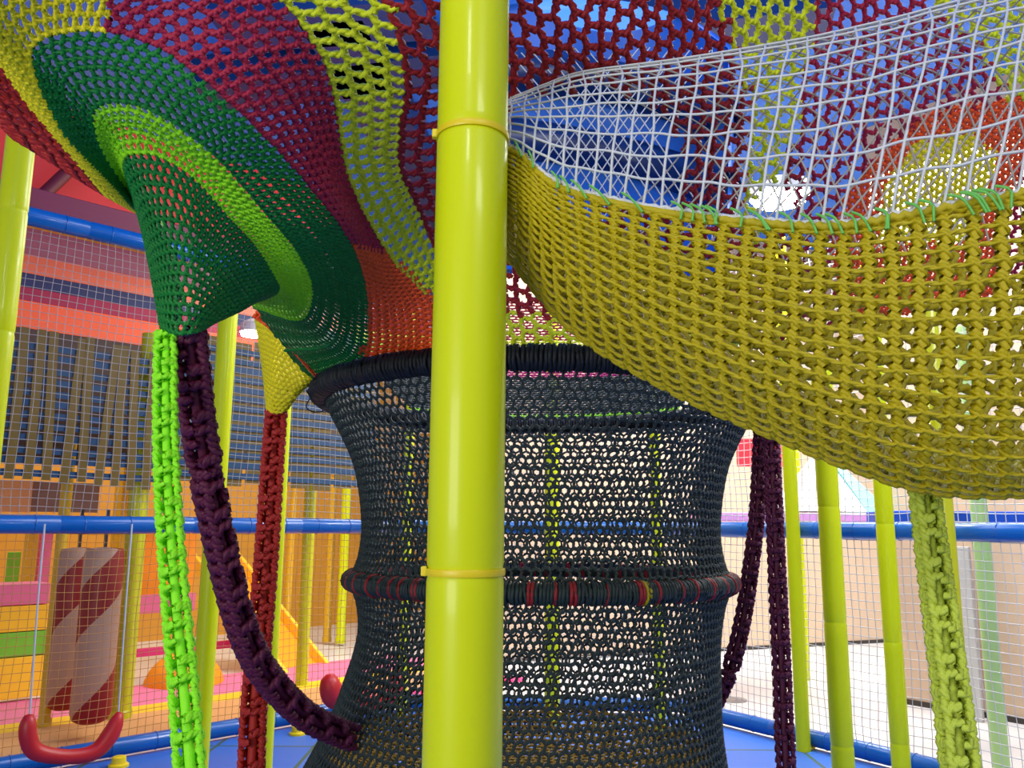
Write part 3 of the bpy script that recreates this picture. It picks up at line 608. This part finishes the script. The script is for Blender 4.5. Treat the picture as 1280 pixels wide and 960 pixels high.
# strap nets
def strap_net(label, x0, x1, yt, yb_, n, sy, sx, front):
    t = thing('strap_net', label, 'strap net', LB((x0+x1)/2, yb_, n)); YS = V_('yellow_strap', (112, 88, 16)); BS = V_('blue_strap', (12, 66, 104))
    P = LB(x0, 500, n); Q = LB(x1, 500, n); L = np.linalg.norm((Q-P)[:2]); z1 = LB(x0+50, yt, n)[2]; z0 = LB(x0+50, yb_, n)[2]
    d = unit(((Q-P)*np.array([1, 1, 0]))[None])[0]; mb = MB(); k = 0; s = 0.
    while s < L:
        mb.box(P*np.array([1, 1, 0])+d*s+np.array([0, 0, z0-.05*random.random()])-nl*(.012*front), d*sx[1], nl*.005, np.array([0, 0, z1-z0+.05])+d*.05*random.uniform(-1, 1)); s += sx[0]
    mb.build('yellow_straps', YS, t)['label'] = 'yellow upright straps'
    mb = MB(); z = z0+.02
    while z < z1-.02:
        mb.box(P*np.array([1, 1, 0])+np.array([0, 0, z]), d*L+np.array([0, 0, .02*random.uniform(-1, 1)]), nl*.005, (0, 0, sy[1])); z += sy[0]
    mb.build('blue_straps', BS, t)['label'] = 'blue level straps'
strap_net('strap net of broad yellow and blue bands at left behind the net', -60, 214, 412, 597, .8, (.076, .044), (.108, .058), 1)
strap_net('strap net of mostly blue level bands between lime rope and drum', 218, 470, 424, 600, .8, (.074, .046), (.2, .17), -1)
facade('dark_backing', 'dark brown sheet behind the strap nets', 'panel', -160, 470, 420, 575, 1.9, .03, V_('dark_brown_sheet', (62, 40, 24)), xr=100)  # plain dark brown sheet that fills the gaps between the straps
# play rooms behind the left net
PINK = V_('pink_vinyl', (235, 120, 165)); YV = V_('sunny_vinyl', (250, 205, 40)); GV = V_('green_vinyl', (120, 200, 50)); OV = V_('orange_vinyl', (255, 160, 10)); PEACH = V_('peach_board', (225, 165, 105)); GREYB = V_('taupe_board', (140, 115, 100)); HOTP = V_('hot_pink_vinyl', (225, 50, 125))
WA, WB = LB(-260, 600, 5.), LB(640, 600, 5.)
o = vwall('wall_left', WA, WB, -.03, CZ, V_('amber_wall', (226, 164, 52)))
NST = float((G(100, 868, 0)-A)@nl)
def floor_strip(label, y0, y1, m):
    n0_, n1_ = ((G(100, y, 0)-A)@nl for y in (y1, y0)); P = A*np.array([1, 1, 0])+tl*(-2.6)+nl*n0_; P[2] = -.03
    tag(MB().box(P, tl*6.6, nl*(n1_-n0_-.004), (0, 0, .035)).build('floor_pad', m, bevel=.006), label, 'mat')
floor_strip('hot pink floor pad along the foot of the left net', 931, 944, HOTP)
floor_strip('peach floor pad behind the red curved seats', 903, 931, PEACH)
floor_strip('narrow yellow glow line coloured onto the floor behind the peach pad', 893, 903, YV)  # glow on the floor put into the colour of a yellow strip
floor_strip('light pink floor pad behind the striped bags', 866, 893, PINK)
facade('play_step', 'yellow soft step at far left', 'play block', -160, 62, 821, 872, NST, .3, YV, xr=30)
facade('play_step', 'green soft band at far left between yellow steps', 'play block', -160, 62, 790, 820, NST, .3, GV, xr=30)
facade('play_step', 'yellow upper soft step at far left', 'play block', -160, 62, 757, 789, NST, .3, YV, xr=30)
facade('play_step', 'pink soft ledge at far left', 'play block', -160, 62, 730, 756, NST, .3, PINK, xr=30)
facade('play_board', 'taupe board just above the blue rail at left', 'board', -20, 124, 602, 640, 2.4, .05, GREYB, xr=60)
facade('play_board', 'peach board piece above the blue rail at far left', 'board', -60, 40, 600, 640, 2.3, .05, PEACH, xr=0)
facade('play_post', 'amber post above the left blue rail', 'post', 143, 172, 560, 900, 2.6, .2, FOAMD, xr=150)
facade('play_post', 'pink post behind the net at far left', 'post', 42, 58, 660, 860, 2.8, .1, PINK, xr=45)
facade('play_post', 'amber post behind the net at far left edge', 'post', 26, 40, 655, 860, 2.75, .1, FOAMD, xr=30)
facade('window_light', 'bright green window at far left', 'window', 8, 25, 690, 730, 3.2, .02, GV, xr=15)
facade('play_wall', 'orange wall panel behind the lime rope', 'panel', 168, 244, 655, 758, 2.8, .06, OV, xr=170)
facade('play_ledge', 'pink ledge under the orange wall panel', 'play block', 168, 244, 745, 768, 2.55, .1, PINK, xr=170)
facade('net_frame', 'hot pink bar behind the orange dome', 'bar', 160, 330, 812, 822, 2.6, .06, HOTP, xr=170)
# orange dome slide end
c = LB(228, 880, 2.0); r_ = .33
pr = [(r_*math.sin(a)*.95, r_*math.cos(a)) for a in np.linspace(0, PI/2, 12)]; base = np.array([c[0], c[1], c[2]])
o = MB().lathe(base, (0, 0, 1), [(0, r_)]+[(.12+h, q) for h, q in pr], 32).build('dome_block', OV, smooth=True); tag(o, 'round orange dome block between the lime rope and yellow post', 'play block')
# orange slide
t = thing('play_slide', 'orange slide sloping down behind the purple rope', 'slide', LB(330, 870, 2.2))
sp0, sp1 = LB(262, 700, 3.2), LB(390, 862, 1.9); wv = np.cross(unit((sp1-sp0)[None])[0], (0, 0, 1.)); wv /= np.linalg.norm(wv)
MB().box(sp0-wv*.3, sp1-sp0, wv*.6, (0, 0, .04)).build('chute', OV, t, bevel=.01)
for s in (-1, 1): MB().box(sp0+wv*(.3*s-.025), sp1-sp0, wv*.05, (0, 0, .16)).build('side_wall', YV, t, bevel=.015)
for i, (x, y, n, w, m, lab) in enumerate([(428, 740, 3.2, 11, FOAM, 'thin bright yellow post close to the drum at left'), (412, 720, 3.4, 10, FOAMD, 'amber post left of the thin bright yellow post'), (362, 700, 3.0, 9, FOAMD, 'thin amber post behind the pole by the red rope'), (168, 760, 1.0, 13, FOAMO, 'olive post beside the striped bags'), (66, 790, 1.1, 14, FOAMD, 'amber post at the left of the striped bags'), (186, 450, 1.0, 20, FOAMO, 'olive post behind the strap net, left of the green funnel tip')]):
    p = LB(x, y, n); d = (p-EYE)@CF; rad = w/2*d/FPX; ht = 1.9 if i != 5 else 2.75
    o = MB().lathe((p[0], p[1], 0), (0, 0, 1), [(0, rad*1.15), (.05, rad*1.15), (.06, rad), (ht, rad)], 18).build('play_post', m, smooth=True); tag(o, lab, 'post')
# striped punch bags
def stripe_mat():
    m = mat('candy_stripe', (200, 170, 150), .5); nt = m.node_tree; b = nt.nodes['Principled BSDF']
    tc = nt.nodes.new('ShaderNodeTexCoord'); sp = nt.nodes.new('ShaderNodeSeparateXYZ'); nt.links.new(tc.outputs['Object'], sp.inputs[0])
    at = nt.nodes.new('ShaderNodeMath'); at.operation = 'ARCTAN2'; nt.links.new(sp.outputs[1], at.inputs[0]); nt.links.new(sp.outputs[0], at.inputs[1])
    d = nt.nodes.new('ShaderNodeMath'); d.operation = 'DIVIDE'; d.inputs[1].default_value = 2*PI; nt.links.new(at.outputs[0], d.inputs[0])
    z = nt.nodes.new('ShaderNodeMath'); z.operation = 'MULTIPLY_ADD'; z.inputs[1].default_value = -1.25; nt.links.new(sp.outputs[2], z.inputs[0]); nt.links.new(d.outputs[0], z.inputs[2])
    f = nt.nodes.new('ShaderNodeMath'); f.operation = 'FRACT'; nt.links.new(z.outputs[0], f.inputs[0])
    g = nt.nodes.new('ShaderNodeMath'); g.operation = 'GREATER_THAN'; g.inputs[1].default_value = .6; nt.links.new(f.outputs[0], g.inputs[0])
    mx = nt.nodes.new('ShaderNodeMix'); mx.data_type = 'RGBA'; mx.inputs[6].default_value = srgb((180, 142, 116)); mx.inputs[7].default_value = srgb((140, 24, 18))
    nt.links.new(g.outputs[0], mx.inputs[0]); nt.links.new(mx.outputs[2], b.inputs['Base Color']); return m
SM = stripe_mat()
for x, yb_, yt, n, w, lab in ((80, 886, 686, 1.05, 44, 'striped red and beige punch bag, left of the pair'), (112, 903, 686, .55, 48, 'striped red and beige punch bag, right of the pair')):
    p = LB(x, yb_, n); q = LB(x, yt, n); d = (p-EYE)@CF; rad = w/2*d/FPX; H = q[2]-p[2]
    t = thing('punch_bag', lab, 'punch bag', p)
    mb = MB().lathe((0, 0, 0), (0, 0, 1), [(0, rad*.6), (.02, rad*.88), (.06, rad), (H-.05, rad), (H, rad*.9), (H+.01, rad*.2)], 28); o = mb.build('bag', SM, t, smooth=True); o.matrix_parent_inverse = Matrix.Identity(4)
    zt_ = LB(x, 640, n)[2]; MB().lathe((p[0], p[1], q[2]), (0, 0, 1), [(0, .012), (zt_-q[2]+.02, .012)], 10).build('hanging_strap', V_('strap_black', (40, 35, 35)), t)
# red curved seats on the floor pipe
RS = mat('red_plastic', (190, 28, 30), .4, bump=.05, bscale=20)
def curved_seat(label, pts, rads):
    p = spline(pts, 26); r = np.interp(np.linspace(0, 1, 26), np.linspace(0, 1, len(rads)), rads); r[0] *= .55; r[1] *= .85; r[-1] *= .55; r[-2] *= .85
    V, q = tubes(p[None], r[None], np.tile(nl, (1, 26, 1)), 16)
    V = V-(p[:, None]*0+0).sum()*0
    k = len(V); V = np.concatenate([V, p[:1]-(p[1:2]-p[:1])*.25, p[-1:]+(p[-1:]-p[-2:-1])*.25]); F = [tuple(int(a) for a in f) for f in q]+[(k, (i+1) % 16, i) for i in range(16)]+[(k+1, 25*16+i, 25*16+(i+1) % 16) for i in range(16)]
    o = mesh_py('curved_seat', V, F, RS, smooth=True); return tag(o, label, 'seat')
n0 = -.22
curved_seat('red U-shaped plastic seat on the floor pipe at lower left', [LB(36, 894, n0), LB(35, 920, n0), LB(46, 940, n0), LB(85, 946, n0), LB(118, 940, n0), LB(138, 918, n0), LB(150, 891, n0)], [.040, .044, .043, .038, .044, .048, .034])
curved_seat('red U-shaped plastic seat half hidden by the drum foot', [LB(413, 843, n0), LB(413, 858, n0), LB(420, 872, n0), LB(450, 876, n0), LB(480, 872, n0), LB(492, 858, n0), LB(500, 838, n0)], [.05, .075, .08, .075, .075, .07, .05])
# yellow pipe clamps on the floor by the left pipe
for i, (x, y, lab) in enumerate(((148, 958, 'yellow floor clamp below the red U-shaped seat'), (372, 918, 'yellow floor clamp in the left corner near the purple rope'), (1008, 934, 'yellow base clamp under the pole by the straight purple rope'))):
    p = G(x, y, 0); o = MB().lathe(p, (0, 0, 1), [(0, .055), (.012, .055), (.02, .04), (.05, .038), (.055, .03)], 20).build('floor_clamp', mat('clamp_yellow', (235, 205, 15), .4), smooth=True); tag(o, lab, 'clamp')
HK = mat('black_wire', (15, 15, 18), .4)
tb = TB(); tb.add(spline([W(*p) for p in ((383,488,2.62),(392,502,2.6),(404,513,2.58),(392,515,2.58),(383,509,2.6),(388,498,2.61),(398,496,2.6))], 30)[None], .0022, None, 6)
tag(tb.build('wire_loop', HK), 'thin black wire loop dangling below the left end of the black hoop', 'wire')
PC = mat('pale_cord', (190, 195, 200), .5)
for pts, lab in ((((56,655),(47,756),(37,896)), 'thin pale cord hanging to the red seat, left of the punch bags'), (((165,655),(157,760),(148,890)), 'thin pale cord hanging to the red seat, right of the punch bags')):
    tb = TB(); tb.add(spline([LB(x, y, -.16) for x, y in pts], 12)[None], .005, None, 6); tag(tb.build('hanging_cord', PC), lab, 'cord')
# ================================================================== lamps
def lamp(label, P, r, s, col=(255, 250, 240)):
    t = thing('ceiling_lamp', label, 'lamp', P)
    MB().lathe(P, (0, 0, 1), [(0, r*.2), (.0, r), (.03, r*1.0)], 24).build('lens', emis('lamp_glow', col, s), t, smooth=True)
    MB().lathe(P+np.array([0, 0, .031]), (0, 0, 1), [(0, r*1.15), (.08, r*1.1), (.12, r*.4)], 24).build('housing', mat('lamp_housing', (225, 225, 225), .4), t, smooth=True)
lamp('bright white spotlight glaring just above the hammock rim', VY(975, 252, 5.2), .17, 90)
lamp('bright warm spotlight beside the small yellow funnel', LB(316, 420, 1.5), .1, 60, (255, 235, 200))
def area(loc, tgt, size, power, col=(1, 1, 1)):
    l = bpy.data.lights.new('area_light', 'AREA'); l.shape = 'RECTANGLE'; l.size = size[0]; l.size_y = size[1]; l.energy = power; l.color = col
    o = bpy.data.objects.new('area_light', l); COL.objects.link(o); o.location = loc
    o.rotation_euler = (Vector(tgt)-Vector(loc)).to_track_quat('-Z', 'Y').to_euler(); return o
area((-2.6, -2.2, 1.5), (-.3, 2.0, 1.9), (2.2, 1.4), 94, (1, .99, .96))
area((1.2, -1.2, 3.3), (.3, 2.4, 1.4), (1.0, .35), 22)
area((-.5, -.9, 3.4), (.0, 2.4, 1.2), (.35, .25), 10)
area((0, 2.6, 3.3), (0, 2.6, 5), (3.5, 3.5), 92)  # added uplight without a fixture, brightens the blue ceiling
area((2.5, 2.3, 3.1), (1.9, 4.2, .8), (1., 1.), 55)  # added fill light without a fixture, brightens the right-hand poles
area((.2, 4.6, 4.2), (.2, 4.6, 0), (2, 2), 60)
area((3.6, 6.8, 4.4), (3.2, 6.8, 0), (3.5, 3.5), 620, (1, .98, .95))
area((-5.2, 8.2, 4.4), (-4.4, 7.6, 0), (3, 3), 180, (1, .84, .6))
area((-.5, 8.5, 4.4), (-.5, 8.2, 0), (2, 2), 140, (1, .92, .8))
w = bpy.data.worlds.new('world'); SC.world = w; w.use_nodes = True
w.node_tree.nodes['Background'].inputs[0].default_value = (.97, .97, .98, 1); w.node_tree.nodes['Background'].inputs[1].default_value = .42
vs_ = SC.view_settings; vs_.view_transform = 'Standard'; vs_.look = 'None'; vs_.exposure = 0.; vs_.gamma = 1.; vs_.use_curve_mapping = False
